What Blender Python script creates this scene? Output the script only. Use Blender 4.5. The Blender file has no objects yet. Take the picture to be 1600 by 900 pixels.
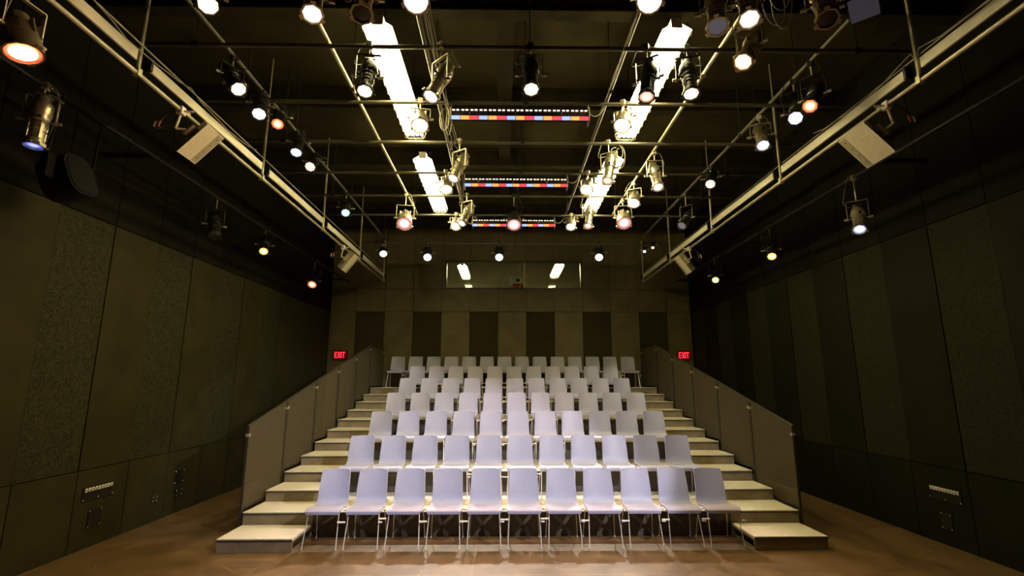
import bpy, math, random
from math import sin, cos, pi, radians
from mathutils import Vector, Matrix
random.seed(7)

# ------------------------------------------------------------------ camera
scene = bpy.context.scene
col = scene.collection
PITCH, YAW, EYE = 0.1884, 0.0156, 2.05
cam_data = bpy.data.cameras.new('camera')
cam_data.sensor_fit = 'HORIZONTAL'
cam_data.sensor_width = 36.0
cam_data.lens = 775.94 / 1600 * 36.0
cam_data.clip_start = 0.05
cam = bpy.data.objects.new('camera', cam_data)
col.objects.link(cam)
cam.location = (0, 0, EYE)
cam.rotation_euler = (pi / 2 + PITCH, 0, -YAW)
scene.camera = cam

# ------------------------------------------------------------------ world, exposure
world = bpy.data.worlds.new('world')
scene.world = world
world.use_nodes = True
world.node_tree.nodes['Background'].inputs[0].default_value = (0.0, 0.0, 0.0, 1)
world.node_tree.nodes['Background'].inputs[1].default_value = 0.0
vs = scene.view_settings
vs.view_transform = 'Standard'
vs.look = 'None'
vs.gamma = 1.0
vs.use_curve_mapping = False
vs.exposure = 0.0
scene.cycles.use_denoising = True
scene.cycles.max_bounces = 6
scene.cycles.transparent_max_bounces = 12
scene.cycles.sample_clamp_indirect = 4.0
scene.cycles.caustics_reflective = False
scene.cycles.caustics_refractive = False

# brightness of the fluorescent tubes and of the aimed lamps
TUBE = 61.0


def spot_lamp(name, loc, target, watts, colour, size_deg, blend, radius, parent=None):
    d = bpy.data.lights.new(name, 'SPOT')
    d.energy = watts
    d.color = colour
    d.spot_size = radians(size_deg)
    d.spot_blend = blend
    d.shadow_soft_size = radius
    o = bpy.data.objects.new(name, d)
    col.objects.link(o)
    o.location = loc
    v = Vector(target) - Vector(loc)
    o.rotation_euler = v.to_track_quat('-Z', 'Y').to_euler()
    return o


# front-of-house spotlights on the two side rails, over the stage behind the camera
spot_lamp('stage_spot', (-3.57, 1.6, 4.75), (0.25, 8.3, 0.62), 720, (0.66, 0.73, 1.0), 39, 0.25, 0.05)
spot_lamp('stage_spot', (4.13, 1.6, 4.75), (-1.0, 8.3, 0.62), 1650, (0.93, 0.90, 1.0), 40, 0.25, 0.05)
spot_lamp('stage_spot', (0.9, -0.6, 5.3), (0.35, 10.0, 1.7), 700, (1.0, 0.55, 0.55), 13, 0.5, 0.06)  # unseen pink spot, off the rails, added to tint the middle rows


# ------------------------------------------------------------------ helpers
class MB:
    """collects shapes and links them as one mesh object"""

    def __init__(self):
        self.v, self.f, self.s = [], [], []

    def add(self, vs_, fs, M=None, smooth=False):
        b = len(self.v)
        for p in vs_:
            p = Vector(p)
            self.v.append(tuple(M @ p) if M is not None else tuple(p))
        for q in fs:
            self.f.append(tuple(b + i for i in q))
            self.s.append(smooth)
        return self

    def box(self, x0, x1, y0, y1, z0, z1, M=None):
        vs_ = [(x, y, z) for x in (x0, x1) for y in (y0, y1) for z in (z0, z1)]
        fs = [(0, 1, 3, 2), (4, 6, 7, 5), (0, 4, 5, 1), (2, 3, 7, 6), (0, 2, 6, 4), (1, 5, 7, 3)]
        return self.add(vs_, fs, M)

    def bbox(self, x0, x1, y0, y1, z0, z1, b=0.005, M=None):
        """box with small chamfers"""
        xs, ys, zs = (x0, x1), (y0, y1), (z0, z1)
        pts, idx = [], {}
        for i in (0, 1):
            for j in (0, 1):
                for k in (0, 1):
                    sx, sy, sz = (b, -b)[i], (b, -b)[j], (b, -b)[k]
                    for a, p in enumerate(((xs[i], ys[j] + sy, zs[k] + sz), (xs[i] + sx, ys[j], zs[k] + sz),
                                           (xs[i] + sx, ys[j] + sy, zs[k]))):
                        idx[(i, j, k, a)] = len(pts)
                        pts.append(p)
        g = lambda i, j, k, a: idx[(i, j, k, a)]
        fs = []
        for i in (0, 1):
            q = [g(i, 0, 0, 0), g(i, 1, 0, 0), g(i, 1, 1, 0), g(i, 0, 1, 0)]
            fs.append(q if i else q[::-1])
        for j in (0, 1):
            q = [g(0, j, 0, 1), g(1, j, 0, 1), g(1, j, 1, 1), g(0, j, 1, 1)]
            fs.append(q if not j else q[::-1])
        for k in (0, 1):
            q = [g(0, 0, k, 2), g(1, 0, k, 2), g(1, 1, k, 2), g(0, 1, k, 2)]
            fs.append(q if k else q[::-1])
        for i in (0, 1):
            for j in (0, 1):
                fs.append([g(i, j, 0, 0), g(i, j, 0, 1), g(i, j, 1, 1), g(i, j, 1, 0)])
        for i in (0, 1):
            for k in (0, 1):
                fs.append([g(i, 0, k, 0), g(i, 0, k, 2), g(i, 1, k, 2), g(i, 1, k, 0)])
        for j in (0, 1):
            for k in (0, 1):
                fs.append([g(0, j, k, 1), g(0, j, k, 2), g(1, j, k, 2), g(1, j, k, 1)])
        for i in (0, 1):
            for j in (0, 1):
                for k in (0, 1):
                    fs.append([g(i, j, k, 0), g(i, j, k, 1), g(i, j, k, 2)])
        return self.add(pts, fs, M)

    def tube(self, pts, r, n=8, cap=True, M=None):
        pts = [Vector(p) for p in pts]
        rings, up = [], None
        for i, p in enumerate(pts):
            a = pts[max(0, i - 1)]
            c = pts[min(len(pts) - 1, i + 1)]
            t = (c - a).normalized()
            if up is None:
                up = Vector((0, 0, 1)) if abs(t.z) < 0.9 else Vector((1, 0, 0))
            u = (up - t * up.dot(t))
            u = u.normalized() if u.length > 1e-6 else t.orthogonal().normalized()
            up = u
            w = t.cross(u)
            rings.append([p + (u * cos(2 * pi * k / n) + w * sin(2 * pi * k / n)) * r for k in range(n)])
        vs_ = [q for ring in rings for q in ring]
        fs = []
        for i in range(len(rings) - 1):
            for k in range(n):
                fs.append((i * n + k, i * n + (k + 1) % n, (i + 1) * n + (k + 1) % n, (i + 1) * n + k))
        self.add(vs_, fs, M, True)
        if cap:
            self.add(rings[0], [tuple(range(n))[::-1]], M)
            self.add(rings[-1], [tuple(range(n))], M)
        return self

    def lathe(self, prof, n=20, M=None):
        """prof: (radius, z) along local z"""
        vs_, fs = [], []
        for r, z in prof:
            for k in range(n):
                a = 2 * pi * k / n
                vs_.append((r * cos(a), r * sin(a), z))
        for i in range(len(prof) - 1):
            for k in range(n):
                fs.append((i * n + k, i * n + (k + 1) % n, (i + 1) * n + (k + 1) % n, (i + 1) * n + k))
        return self.add(vs_, fs, M, True)

    def disc(self, r, z, n=20, M=None, up=False, dome=0.0):
        vs_ = [(0, 0, z - dome)] + [(r * cos(2 * pi * k / n), r * sin(2 * pi * k / n), z) for k in range(n)]
        fs = [(0, 1 + k, 1 + (k + 1) % n) for k in range(n)]
        if not up:
            fs = [q[::-1] for q in fs]
        return self.add(vs_, fs, M, dome > 0)

    def prism(self, poly, x0, x1, M=None):
        """poly in (y, z), extruded along x"""
        n = len(poly)
        vs_ = [(x0, y, z) for y, z in poly] + [(x1, y, z) for y, z in poly]
        fs = [tuple(range(n))[::-1], tuple(range(n, 2 * n))]
        for k in range(n):
            fs.append((k, (k + 1) % n, n + (k + 1) % n, n + k))
        return self.add(vs_, fs, M)

    def mesh(self, name, mat):
        me = bpy.data.meshes.new(name)
        me.from_pydata(self.v, [], self.f)
        for p, s in zip(me.polygons, self.s):
            p.use_smooth = s
        me.materials.append(mat)
        me.update()
        try:
            me.set_sharp_from_angle(angle=radians(40))
        except Exception:
            pass
        return me

    def build(self, name, mat, parent=None, loc=None, M=None):
        return link(name, self.mesh(name, mat), parent, loc, M)


def link(name, me, parent=None, loc=None, M=None):
    o = bpy.data.objects.new(name, me)
    col.objects.link(o)
    if parent is not None:
        o.parent = parent
    if M is not None:
        o.matrix_local = M
    elif loc is not None:
        o.location = loc
    return o


def tag(o, label=None, cat=None, group=None, kind=None):
    if label:
        o['label'] = label
    if cat:
        o['category'] = cat
    if group:
        o['group'] = group
    if kind:
        o['kind'] = kind
    return o


def empty(name, loc, label, cat, group=None, rz=0.0):
    o = bpy.data.objects.new(name, None)
    o.empty_display_size = 0.1
    col.objects.link(o)
    o.location = loc
    o.rotation_euler = (0, 0, rz)
    return tag(o, label, cat, group)


def copy_tree(o, parent=None):
    c = o.copy()
    col.objects.link(c)
    if parent is not None:
        c.parent = parent
    for ch in list(o.children):
        copy_tree(ch, c)
    return c


# ------------------------------------------------------------------ materials
def mat(name, colour, rough=0.6, metal=0.0, spec=0.5, noise=None, bump=None):
    """noise = (scale, amount, detail): value mottling; bump = (scale, strength)"""
    m = bpy.data.materials.new(name)
    m.use_nodes = True
    nt = m.node_tree
    b = nt.nodes['Principled BSDF']
    b.inputs['Base Color'].default_value = (*colour, 1)
    b.inputs['Roughness'].default_value = rough
    b.inputs['Metallic'].default_value = metal
    b.inputs['Specular IOR Level'].default_value = spec
    if noise or bump:
        tc = nt.nodes.new('ShaderNodeTexCoord')
    if noise:
        n = nt.nodes.new('ShaderNodeTexNoise')
        n.inputs['Scale'].default_value = noise[0]
        n.inputs['Detail'].default_value = noise[2] if len(noise) > 2 else 4
        r = nt.nodes.new('ShaderNodeValToRGB')
        r.color_ramp.elements[0].position = 0.3
        r.color_ramp.elements[1].position = 0.7
        a = noise[1]
        r.color_ramp.elements[0].color = (*[c * (1 - a) for c in colour], 1)
        r.color_ramp.elements[1].color = (*[min(1, c * (1 + a)) for c in colour], 1)
        nt.links.new(tc.outputs['Object'], n.inputs['Vector'])
        nt.links.new(n.outputs['Fac'], r.inputs['Fac'])
        nt.links.new(r.outputs['Color'], b.inputs['Base Color'])
    if bump:
        n2 = nt.nodes.new('ShaderNodeTexNoise')
        n2.inputs['Scale'].default_value = bump[0]
        n2.inputs['Detail'].default_value = 6
        bp = nt.nodes.new('ShaderNodeBump')
        bp.inputs['Strength'].default_value = bump[1]
        bp.inputs['Distance'].default_value = 0.01
        nt.links.new(tc.outputs['Object'], n2.inputs['Vector'])
        nt.links.new(n2.outputs['Fac'], bp.inputs['Height'])
        nt.links.new(bp.outputs['Normal'], b.inputs['Normal'])
    return m


def emit(name, colour, strength):
    m = bpy.data.materials.new(name)
    m.use_nodes = True
    nt = m.node_tree
    b = nt.nodes['Principled BSDF']
    b.inputs['Base Color'].default_value = (*[0.3 * c for c in colour], 1)
    b.inputs['Emission Color'].default_value = (*colour, 1)
    b.inputs['Emission Strength'].default_value = strength
    b.inputs['Roughness'].default_value = 0.3
    return m


M_PANELR_SHADE = mat('smooth_black_panel_right_shade', (0.009, 0.008, 0.0025), 0.75, spec=0.1, noise=(2.2, 0.25))  # same boards as the left wall, weaker light put into a darker colour
M_WALL = mat('black_wall_paint', (0.020, 0.017, 0.006), 0.6, spec=0.2, noise=(3.0, 0.25))
M_UPPER = mat('matt_black_upper_wall', (0.007, 0.006, 0.003), 0.9, spec=0.1)
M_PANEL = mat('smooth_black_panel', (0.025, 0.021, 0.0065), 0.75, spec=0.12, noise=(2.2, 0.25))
M_BACKP = mat('smooth_back_panel', (0.125, 0.100, 0.036), 0.6, noise=(2.2, 0.2))  # base colour raised to carry the hazy glow over the back wall
M_SEAM = mat('panel_backing', (0.006, 0.006, 0.004), 0.9)
M_CEIL = mat('black_ceiling', (0.030, 0.024, 0.008), 0.8, spec=0.1, noise=(1.5, 0.3))
M_BEAM = mat('black_steel_beam', (0.020, 0.016, 0.006), 0.8, spec=0.1, noise=(4, 0.3))
M_BLACK = mat('black_metal', (0.018, 0.016, 0.012), 0.4, 0.3)
M_BLACKR = mat('black_rubber', (0.006, 0.006, 0.005), 0.8, spec=0.15)
M_SILVER = mat('worn_aluminium', (0.52, 0.47, 0.34), 0.32, 0.85, noise=(14, 0.2))
M_GOLD = mat('dull_grey_metal', (0.33, 0.27, 0.17), 0.4, 0.75, noise=(14, 0.2))
M_GALV = mat('galvanised_pipe', (0.50, 0.45, 0.30), 0.42, 0.6, noise=(9, 0.15))
M_RACE = mat('cream_raceway_paint', (0.80, 0.75, 0.56), 0.5, noise=(6, 0.04))
M_CABLE = mat('grey_cable', (0.30, 0.27, 0.19), 0.55)
M_CABLEB = mat('black_cable', (0.03, 0.028, 0.02), 0.5)
M_CHROME = mat('satin_steel', (0.86, 0.80, 0.68), 0.34, 0.45)
M_WHITEP = mat('white_plastic', (0.85, 0.80, 0.70), 0.4)
M_SEAT = mat('lavender_grey_shell', (0.42, 0.41, 0.53), 0.45, noise=(30, 0.02), bump=(260, 0.04))
M_TREAD = mat('pale_tread_carpet', (0.67, 0.60, 0.47), 0.8, noise=(40, 0.07), bump=(180, 0.12))
M_RISER = mat('dark_brown_riser', (0.25, 0.195, 0.115), 0.6, noise=(6, 0.2))
M_FASCIA = mat('black_platform_fascia', (0.085, 0.068, 0.042), 0.6, noise=(6, 0.2))
M_NOSE = mat('black_nosing', (0.05, 0.04, 0.03), 0.4)
M_TAPE = mat('white_tape', (0.95, 0.92, 0.80), 0.5)
M_PIPED = mat('dark_painted_pipe', (0.085, 0.075, 0.042), 0.5, 0.3)
M_RAILM = mat('brown_rail_metal', (0.05, 0.042, 0.026), 0.45, 0.3)
M_MESH = mat('expanded_metal', (0.15, 0.12, 0.068), 0.5, 0.3)
M_SPK = mat('beige_speaker_paint', (0.66, 0.58, 0.40), 0.5, noise=(20, 0.06))
M_SPKG = mat('beige_speaker_grille', (0.36, 0.32, 0.21), 0.6, noise=(60, 0.1))
M_BOOTH = mat('booth_wall_paint', (0.085, 0.075, 0.042), 0.7, noise=(2, 0.15))
M_RED = mat('red_box', (0.55, 0.04, 0.06), 0.5)
M_ORANGE = mat('red_heat_shrink', (0.70, 0.12, 0.07), 0.5)

LENS = 1.1
COL = {'fire': (1.0, 0.20, 0.07), 'blue': (0.16, 0.20, 1.0), 'warm': (1.0, 0.80, 0.50), 'cool': (0.85, 0.93, 1.0), 'azure': (0.50, 0.62, 1.0),
       'peach': (1.0, 0.58, 0.34), 'teal': (0.45, 1.0, 0.86), 'orange': (1.0, 0.36, 0.05), 'white': (1.0, 0.94, 0.88), 'pink': (1.0, 0.34, 0.32),
       'star': (1.0, 0.93, 0.82), 'ember': (1.0, 0.42, 0.26), 'lime': (0.72, 1.0, 0.16), 'grey': (0.62, 0.60, 0.75), 'steel': (0.26, 0.27, 0.40)}
_lens = {}


def gel_lens(colour, strength, radius):
    """a lit lens: white-hot lamp in the middle, the gel's own colour towards the rim"""
    m = emit('glowing_lens', colour, strength)
    nt = m.node_tree
    tc = nt.nodes.new('ShaderNodeTexCoord')
    mp = nt.nodes.new('ShaderNodeMapping')
    mp.inputs['Scale'].default_value = (1 / radius, 1 / radius, 0)
    ln = nt.nodes.new('ShaderNodeVectorMath')
    ln.operation = 'LENGTH'
    r = nt.nodes.new('ShaderNodeValToRGB')
    e = r.color_ramp.elements
    e[0].position = 0.30
    e[1].position = 0.80
    e[0].color = (*[0.35 + 0.65 * c for c in colour], 1)
    e[1].color = (*[0.30 * c for c in colour], 1)
    k = r.color_ramp.elements.new(0.58)
    k.color = (*colour, 1)
    nt.links.new(tc.outputs['Object'], mp.inputs['Vector'])
    nt.links.new(mp.outputs['Vector'], ln.inputs[0])
    nt.links.new(ln.outputs['Value'], r.inputs['Fac'])
    nt.links.new(r.outputs['Color'], nt.nodes['Principled BSDF'].inputs['Emission Color'])
    return m


def lens_mat(key, strength, radius=.08):
    k = (key, strength, radius)
    if k not in _lens:
        _lens[k] = mat('dark_glass', (0.035, 0.032, 0.02), 0.15) if key == 'dark' else (emit('glowing_lens', COL[key], strength) if strength < 1 else gel_lens(COL[key], LENS * strength ** .6, radius))
    return _lens[k]


# textured fibre board: light flecks on black
def fibre(name, lo, hi):
    m = bpy.data.materials.new(name)
    m.use_nodes = True
    nt = m.node_tree
    b = nt.nodes['Principled BSDF']
    b.inputs['Roughness'].default_value = 0.85
    b.inputs['Specular IOR Level'].default_value = 0.15
    tc = nt.nodes.new('ShaderNodeTexCoord')
    n = nt.nodes.new('ShaderNodeTexNoise')
    n.inputs['Scale'].default_value = 26
    n.inputs['Detail'].default_value = 8
    n.inputs['Roughness'].default_value = 0.75
    n.inputs['Distortion'].default_value = 1.6
    r = nt.nodes.new('ShaderNodeValToRGB')
    r.color_ramp.elements[0].position = 0.40
    r.color_ramp.elements[1].position = 0.66
    r.color_ramp.elements[0].color = (*lo, 1)
    r.color_ramp.elements[1].color = (*hi, 1)
    bp = nt.nodes.new('ShaderNodeBump')
    bp.inputs['Strength'].default_value = 0.8
    bp.inputs['Distance'].default_value = 0.012
    nt.links.new(tc.outputs['Object'], n.inputs['Vector'])
    nt.links.new(n.outputs['Fac'], r.inputs['Fac'])
    nt.links.new(r.outputs['Color'], b.inputs['Base Color'])
    nt.links.new(n.outputs['Fac'], bp.inputs['Height'])
    nt.links.new(bp.outputs['Normal'], b.inputs['Normal'])
    return m


M_FIBRE = fibre('wood_fibre_board', (0.008, 0.008, 0.0025), (0.052, 0.047, 0.019))
M_FIBRER_SHADE = fibre('wood_fibre_board_right_shade', (0.007, 0.0065, 0.002), (0.030, 0.027, 0.010))  # left wall's fibre board darkened, the right side's shade put into the colour
M_FIBREB = fibre('wood_fibre_board_dark', (0.030, 0.025, 0.009), (0.070, 0.057, 0.021))


def floor_material():
    m = bpy.data.materials.new('scuffed_brown_floor')
    m.use_nodes = True
    nt = m.node_tree
    N, L = nt.nodes, nt.links
    b = N['Principled BSDF']
    tc = N.new('ShaderNodeTexCoord')
    mp = N.new('ShaderNodeMapping')
    L.new(tc.outputs['Object'], mp.inputs['Vector'])
    n1 = N.new('ShaderNodeTexNoise')
    n1.inputs['Scale'].default_value = 2.2
    n1.inputs['Detail'].default_value = 9
    n1.inputs['Roughness'].default_value = 0.65
    n1.inputs['Distortion'].default_value = 0.6
    r1 = N.new('ShaderNodeValToRGB')
    r1.color_ramp.elements[0].position = 0.30
    r1.color_ramp.elements[1].position = 0.72
    r1.color_ramp.elements[0].color = (0.085, 0.048, 0.018, 1)
    r1.color_ramp.elements[1].color = (0.19, 0.115, 0.048, 1)
    L.new(mp.outputs['Vector'], n1.inputs['Vector'])
    L.new(n1.outputs['Fac'], r1.inputs['Fac'])
    # scratches: thin bands of a distorted wave
    n2 = N.new('ShaderNodeTexVoronoi')
    n2.feature = 'DISTANCE_TO_EDGE'
    n2.inputs['Scale'].default_value = 2.6
    n3 = N.new('ShaderNodeTexNoise')
    n3.inputs['Scale'].default_value = 5.0
    n3.inputs['Detail'].default_value = 5
    mx = N.new('ShaderNodeMix')
    mx.data_type = 'VECTOR'
    mx.inputs['Factor'].default_value = 0.35
    L.new(mp.outputs['Vector'], mx.inputs['A'])
    L.new(n3.outputs['Color'], mx.inputs['B'])
    L.new(mx.outputs['Result'], n2.inputs['Vector'])
    r2 = N.new('ShaderNodeValToRGB')
    r2.color_ramp.elements[0].position = 0.0
    r2.color_ramp.elements[1].position = 0.012
    r2.color_ramp.elements[0].color = (1, 1, 1, 1)
    r2.color_ramp.elements[1].color = (0, 0, 0, 1)
    L.new(n2.outputs['Distance'], r2.inputs['Fac'])
    n4 = N.new('ShaderNodeTexNoise')
    n4.inputs['Scale'].default_value = 1.7
    L.new(mp.outputs['Vector'], n4.inputs['Vector'])
    r4 = N.new('ShaderNodeValToRGB')
    r4.color_ramp.elements[0].position = 0.5
    r4.color_ramp.elements[1].position = 0.66
    r4.color_ramp.elements[1].color = (0.6, 0.6, 0.6, 1)
    L.new(n4.outputs['Fac'], r4.inputs['Fac'])
    mu = N.new('ShaderNodeMath')
    mu.operation = 'MULTIPLY'
    L.new(r2.outputs['Color'], mu.inputs[0])
    L.new(r4.outputs['Color'], mu.inputs[1])
    # board joints, 1.22 x 2.44 m
    br = N.new('ShaderNodeTexBrick')
    br.offset = 0.5
    br.inputs['Scale'].default_value = 1.0
    br.inputs['Brick Width'].default_value = 2.44
    br.inputs['Row Height'].default_value = 1.22
    br.inputs['Mortar Size'].default_value = 0.004
    br.inputs['Color1'].default_value = (0, 0, 0, 1)
    br.inputs['Color2'].default_value = (0, 0, 0, 1)
    br.inputs['Mortar'].default_value = (1, 1, 1, 1)
    mp2 = N.new('ShaderNodeMapping')
    mp2.inputs['Location'].default_value = (0.35, 0.22, 0)
    L.new(tc.outputs['Object'], mp2.inputs['Vector'])
    L.new(mp2.outputs['Vector'], br.inputs['Vector'])
    add = N.new('ShaderNodeMath')
    add.operation = 'MULTIPLY_ADD'
    add.inputs[1].default_value = 0.45
    L.new(br.outputs['Fac'], add.inputs[0])
    L.new(mu.outputs[0], add.inputs[2])
    m2 = N.new('ShaderNodeMix')
    m2.data_type = 'RGBA'
    L.new(add.outputs[0], m2.inputs['Factor'])
    L.new(r1.outputs['Color'], m2.inputs['A'])
    m2.inputs['B'].default_value = (0.40, 0.27, 0.13, 1)
    L.new(m2.outputs['Result'], b.inputs['Base Color'])
    rr = N.new('ShaderNodeMapRange')
    rr.inputs['To Min'].default_value = 0.24
    rr.inputs['To Max'].default_value = 0.50
    L.new(n1.outputs['Fac'], rr.inputs['Value'])
    L.new(rr.outputs['Result'], b.inputs['Roughness'])
    bp = N.new('ShaderNodeBump')
    bp.inputs['Strength'].default_value = 0.12
    bp.inputs['Distance'].default_value = 0.01
    L.new(n1.outputs['Fac'], bp.inputs['Height'])
    L.new(bp.outputs['Normal'], b.inputs['Normal'])
    return m


M_FLOOR = floor_material()


def glass_material():
    m = bpy.data.materials.new('window_glass')
    m.use_nodes = True
    nt = m.node_tree
    nt.nodes.remove(nt.nodes['Principled BSDF'])
    out = nt.nodes['Material Output']
    t = nt.nodes.new('ShaderNodeBsdfTransparent')
    t.inputs[0].default_value = (0.9, 0.92, 0.86, 1)
    g = nt.nodes.new('ShaderNodeBsdfGlossy')
    g.inputs['Roughness'].default_value = 0.02
    fr = nt.nodes.new('ShaderNodeFresnel')
    fr.inputs['IOR'].default_value = 1.5
    mx = nt.nodes.new('ShaderNodeMixShader')
    nt.links.new(fr.outputs[0], mx.inputs[0])
    nt.links.new(t.outputs[0], mx.inputs[1])
    nt.links.new(g.outputs[0], mx.inputs[2])
    nt.links.new(mx.outputs[0], out.inputs['Surface'])
    return m


M_GLASS = glass_material()
M_TUBE = emit('fluorescent_tube', (1.0, 0.86, 0.42), TUBE)

# ------------------------------------------------------------------ the room
XL, XR, YB, YF = -5.27, 5.70, 15.0, -4.0
CEIL = 6.95


def struct(name, mb, m, parent=None):
    o = mb.build(name, m, parent)
    if parent is None:
        tag(o, kind='structure')
    return o


struct('floor', MB().box(XL - 0.2, XR + 0.2, YF - 0.2, 19.6, -0.1, 0.0), M_FLOOR)
struct('ceiling', MB().box(XL - 0.2, XR + 0.2, YF - 0.2, 19.6, CEIL, CEIL + 0.1), M_CEIL)
wl = struct('wall_left', MB().box(XL - 0.2, XL - 0.03, YF - 0.2, 19.6, 0, CEIL), M_SEAM)
wr = struct('wall_right', MB().box(XR + 0.03, XR + 0.2, YF - 0.2, 19.6, 0, CEIL), M_SEAM)
wf = struct('wall_front', MB().box(XL - 0.03, XR + 0.03, YF - 0.2, YF, 0, CEIL), M_WALL)
WX0, WX1, WZ0, WZ1 = -1.78, 2.36, 4.92, 5.72
b = MB()
b.box(XL - 0.03, WX0 - 0.04, YB + 0.03, YB + 0.2, 0, CEIL).box(WX1 + 0.04, XR + 0.03, YB + 0.03, YB + 0.2, 0, CEIL)
b.box(WX0 - 0.04, WX1 + 0.04, YB + 0.03, YB + 0.2, 0, WZ0 - 0.04).box(WX0 - 0.04, WX1 + 0.04, YB + 0.03, YB + 0.2, WZ1 + 0.04, CEIL)
wb = struct('wall_back', b, M_SEAM)

# boarding of the side walls: seams every 0.85 m, a dado seam at 0.97 m and one at 4.14 m
G = 0.006
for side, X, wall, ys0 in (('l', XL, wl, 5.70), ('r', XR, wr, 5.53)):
    s = 1 if side == 'l' else -1
    k0 = -11
    for k in range(k0, 12):
        y0 = ys0 + 0.852 * k
        y1 = y0 + 0.852
        if side == 'r':
            y0 -= 0.03
            y1 -= 0.03
        y1 = min(y1, YB + 0.03)
        if y1 - y0 < 0.05:
            continue
        for z0, z1, up in ((0.0, 0.97, 0), (0.97, 4.14, 1), (4.14, CEIL, 2)):
            textured = up == 1 and k % 2 == 0
            t = 0.0 if not textured else -0.008
            xa, xb = sorted((X - s * 0.03, X - s * t * -1 if textured else X))
            bb = MB().box(xa, xb, y0 + G, y1 - G, z0 + (G if up else 0), z1 - (G if up < 2 else 0))
            struct('acoustic_panel' if textured else 'wall_panel', bb, (M_FIBRE if side == 'l' else M_FIBRER_SHADE) if textured else (M_UPPER if up == 2 else M_PANEL if side == 'l' else M_PANELR_SHADE), wall)
# boarding of the back wall
xs = [-5.27, -4.49, -3.63, -2.77, -1.91, -1.05, -0.19, 0.67, 1.53, 2.39, 3.25, 4.11, 4.97, 5.70]
for i in range(len(xs) - 1):
    x0, x1 = xs[i] + G, xs[i + 1] - G
    dark = i % 2 == 1
    struct('acoustic_panel' if dark else 'wall_panel', MB().box(x0, x1, YB + (0.006 if dark else 0), YB + 0.03, 0, 4.17 - G), M_FIBREB if dark else M_BACKP, wb)
    struct('wall_panel', MB().box(x0, x1, YB, YB + 0.03, 4.17 + G, WZ0 - 0.05), M_BACKP, wb)
    a0, a1 = x0, x1
    if a1 < WX0 - 0.05 or a0 > WX1 + 0.05:
        struct('wall_panel', MB().box(a0, a1, YB, YB + 0.03, WZ0 - 0.04, CEIL), M_BACKP, wb)
    else:
        struct('wall_panel', MB().box(a0, a1, YB, YB + 0.03, WZ1 + 0.05, CEIL), M_BACKP, wb)
        if a0 < WX0 - 0.06:
            struct('wall_panel', MB().box(a0, WX0 - 0.05, YB, YB + 0.03, WZ0 - 0.04, WZ1 + 0.04), M_BACKP, wb)
        if a1 > WX1 + 0.06:
            struct('wall_panel', MB().box(WX1 + 0.05, a1, YB, YB + 0.03, WZ0 - 0.04, WZ1 + 0.04), M_BACKP, wb)

# booth window: two panes in a dark frame, with the booth behind
w1 = struct('window_1', MB().box(WX0 - 0.04, WX1 + 0.04, YB - 0.015, YB + 0.16, WZ0 - 0.04, WZ0).box(WX0 - 0.04, WX1 + 0.04, YB - 0.015, YB + 0.16, WZ1, WZ1 + 0.04)
            .box(WX0 - 0.04, WX0, YB - 0.015, YB + 0.16, WZ0, WZ1).box(WX1, WX1 + 0.04, YB - 0.015, YB + 0.16, WZ0, WZ1), M_BLACK)
struct('window_mullion', MB().box(0.60, 0.64, YB - 0.01, YB + 0.08, WZ0, WZ1), M_GOLD, w1)
struct('window_mullion', MB().box(0.47, 0.50, YB + 0.04, YB + 0.10, WZ0, WZ1), M_GALV, w1)
struct('pane', MB().box(WX0, 0.60, YB + 0.03, YB + 0.036, WZ0, WZ1), M_GLASS, w1)
struct('pane', MB().box(0.64, WX1, YB + 0.05, YB + 0.056, WZ0, WZ1), M_GLASS, w1)
bo = MB()
bo.box(XL - 0.03, XR + 0.03, YB + 0.2, 19.6, 4.30, 4.40)
tag(bo.build('floor_booth', M_BOOTH), kind='structure')
tag(MB().box(XL - 0.03, XR + 0.03, 19.4, 19.6, 4.40, CEIL).build('wall_booth', M_BOOTH), kind='structure')

# steel beams under the deck
for i, y in enumerate((5.45, 7.7, 9.9, 12.1, 14.1)):
    bm_ = MB().box(XL, XR, y - 0.09, y + 0.09, 6.55, 6.58).box(XL, XR, y - 0.02, y + 0.02, 6.58, 6.9).box(XL, XR, y - 0.09, y + 0.09, 6.9, CEIL)
    tag(bm_.build('ceiling_beam', M_BEAM), kind='structure')
tag(MB().box(-0.12, 0.12, YF, YB, 6.72, 6.75).box(-0.02, 0.02, YF, YB, 6.75, CEIL).build('ceiling_beam', M_BEAM), kind='structure')

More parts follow.
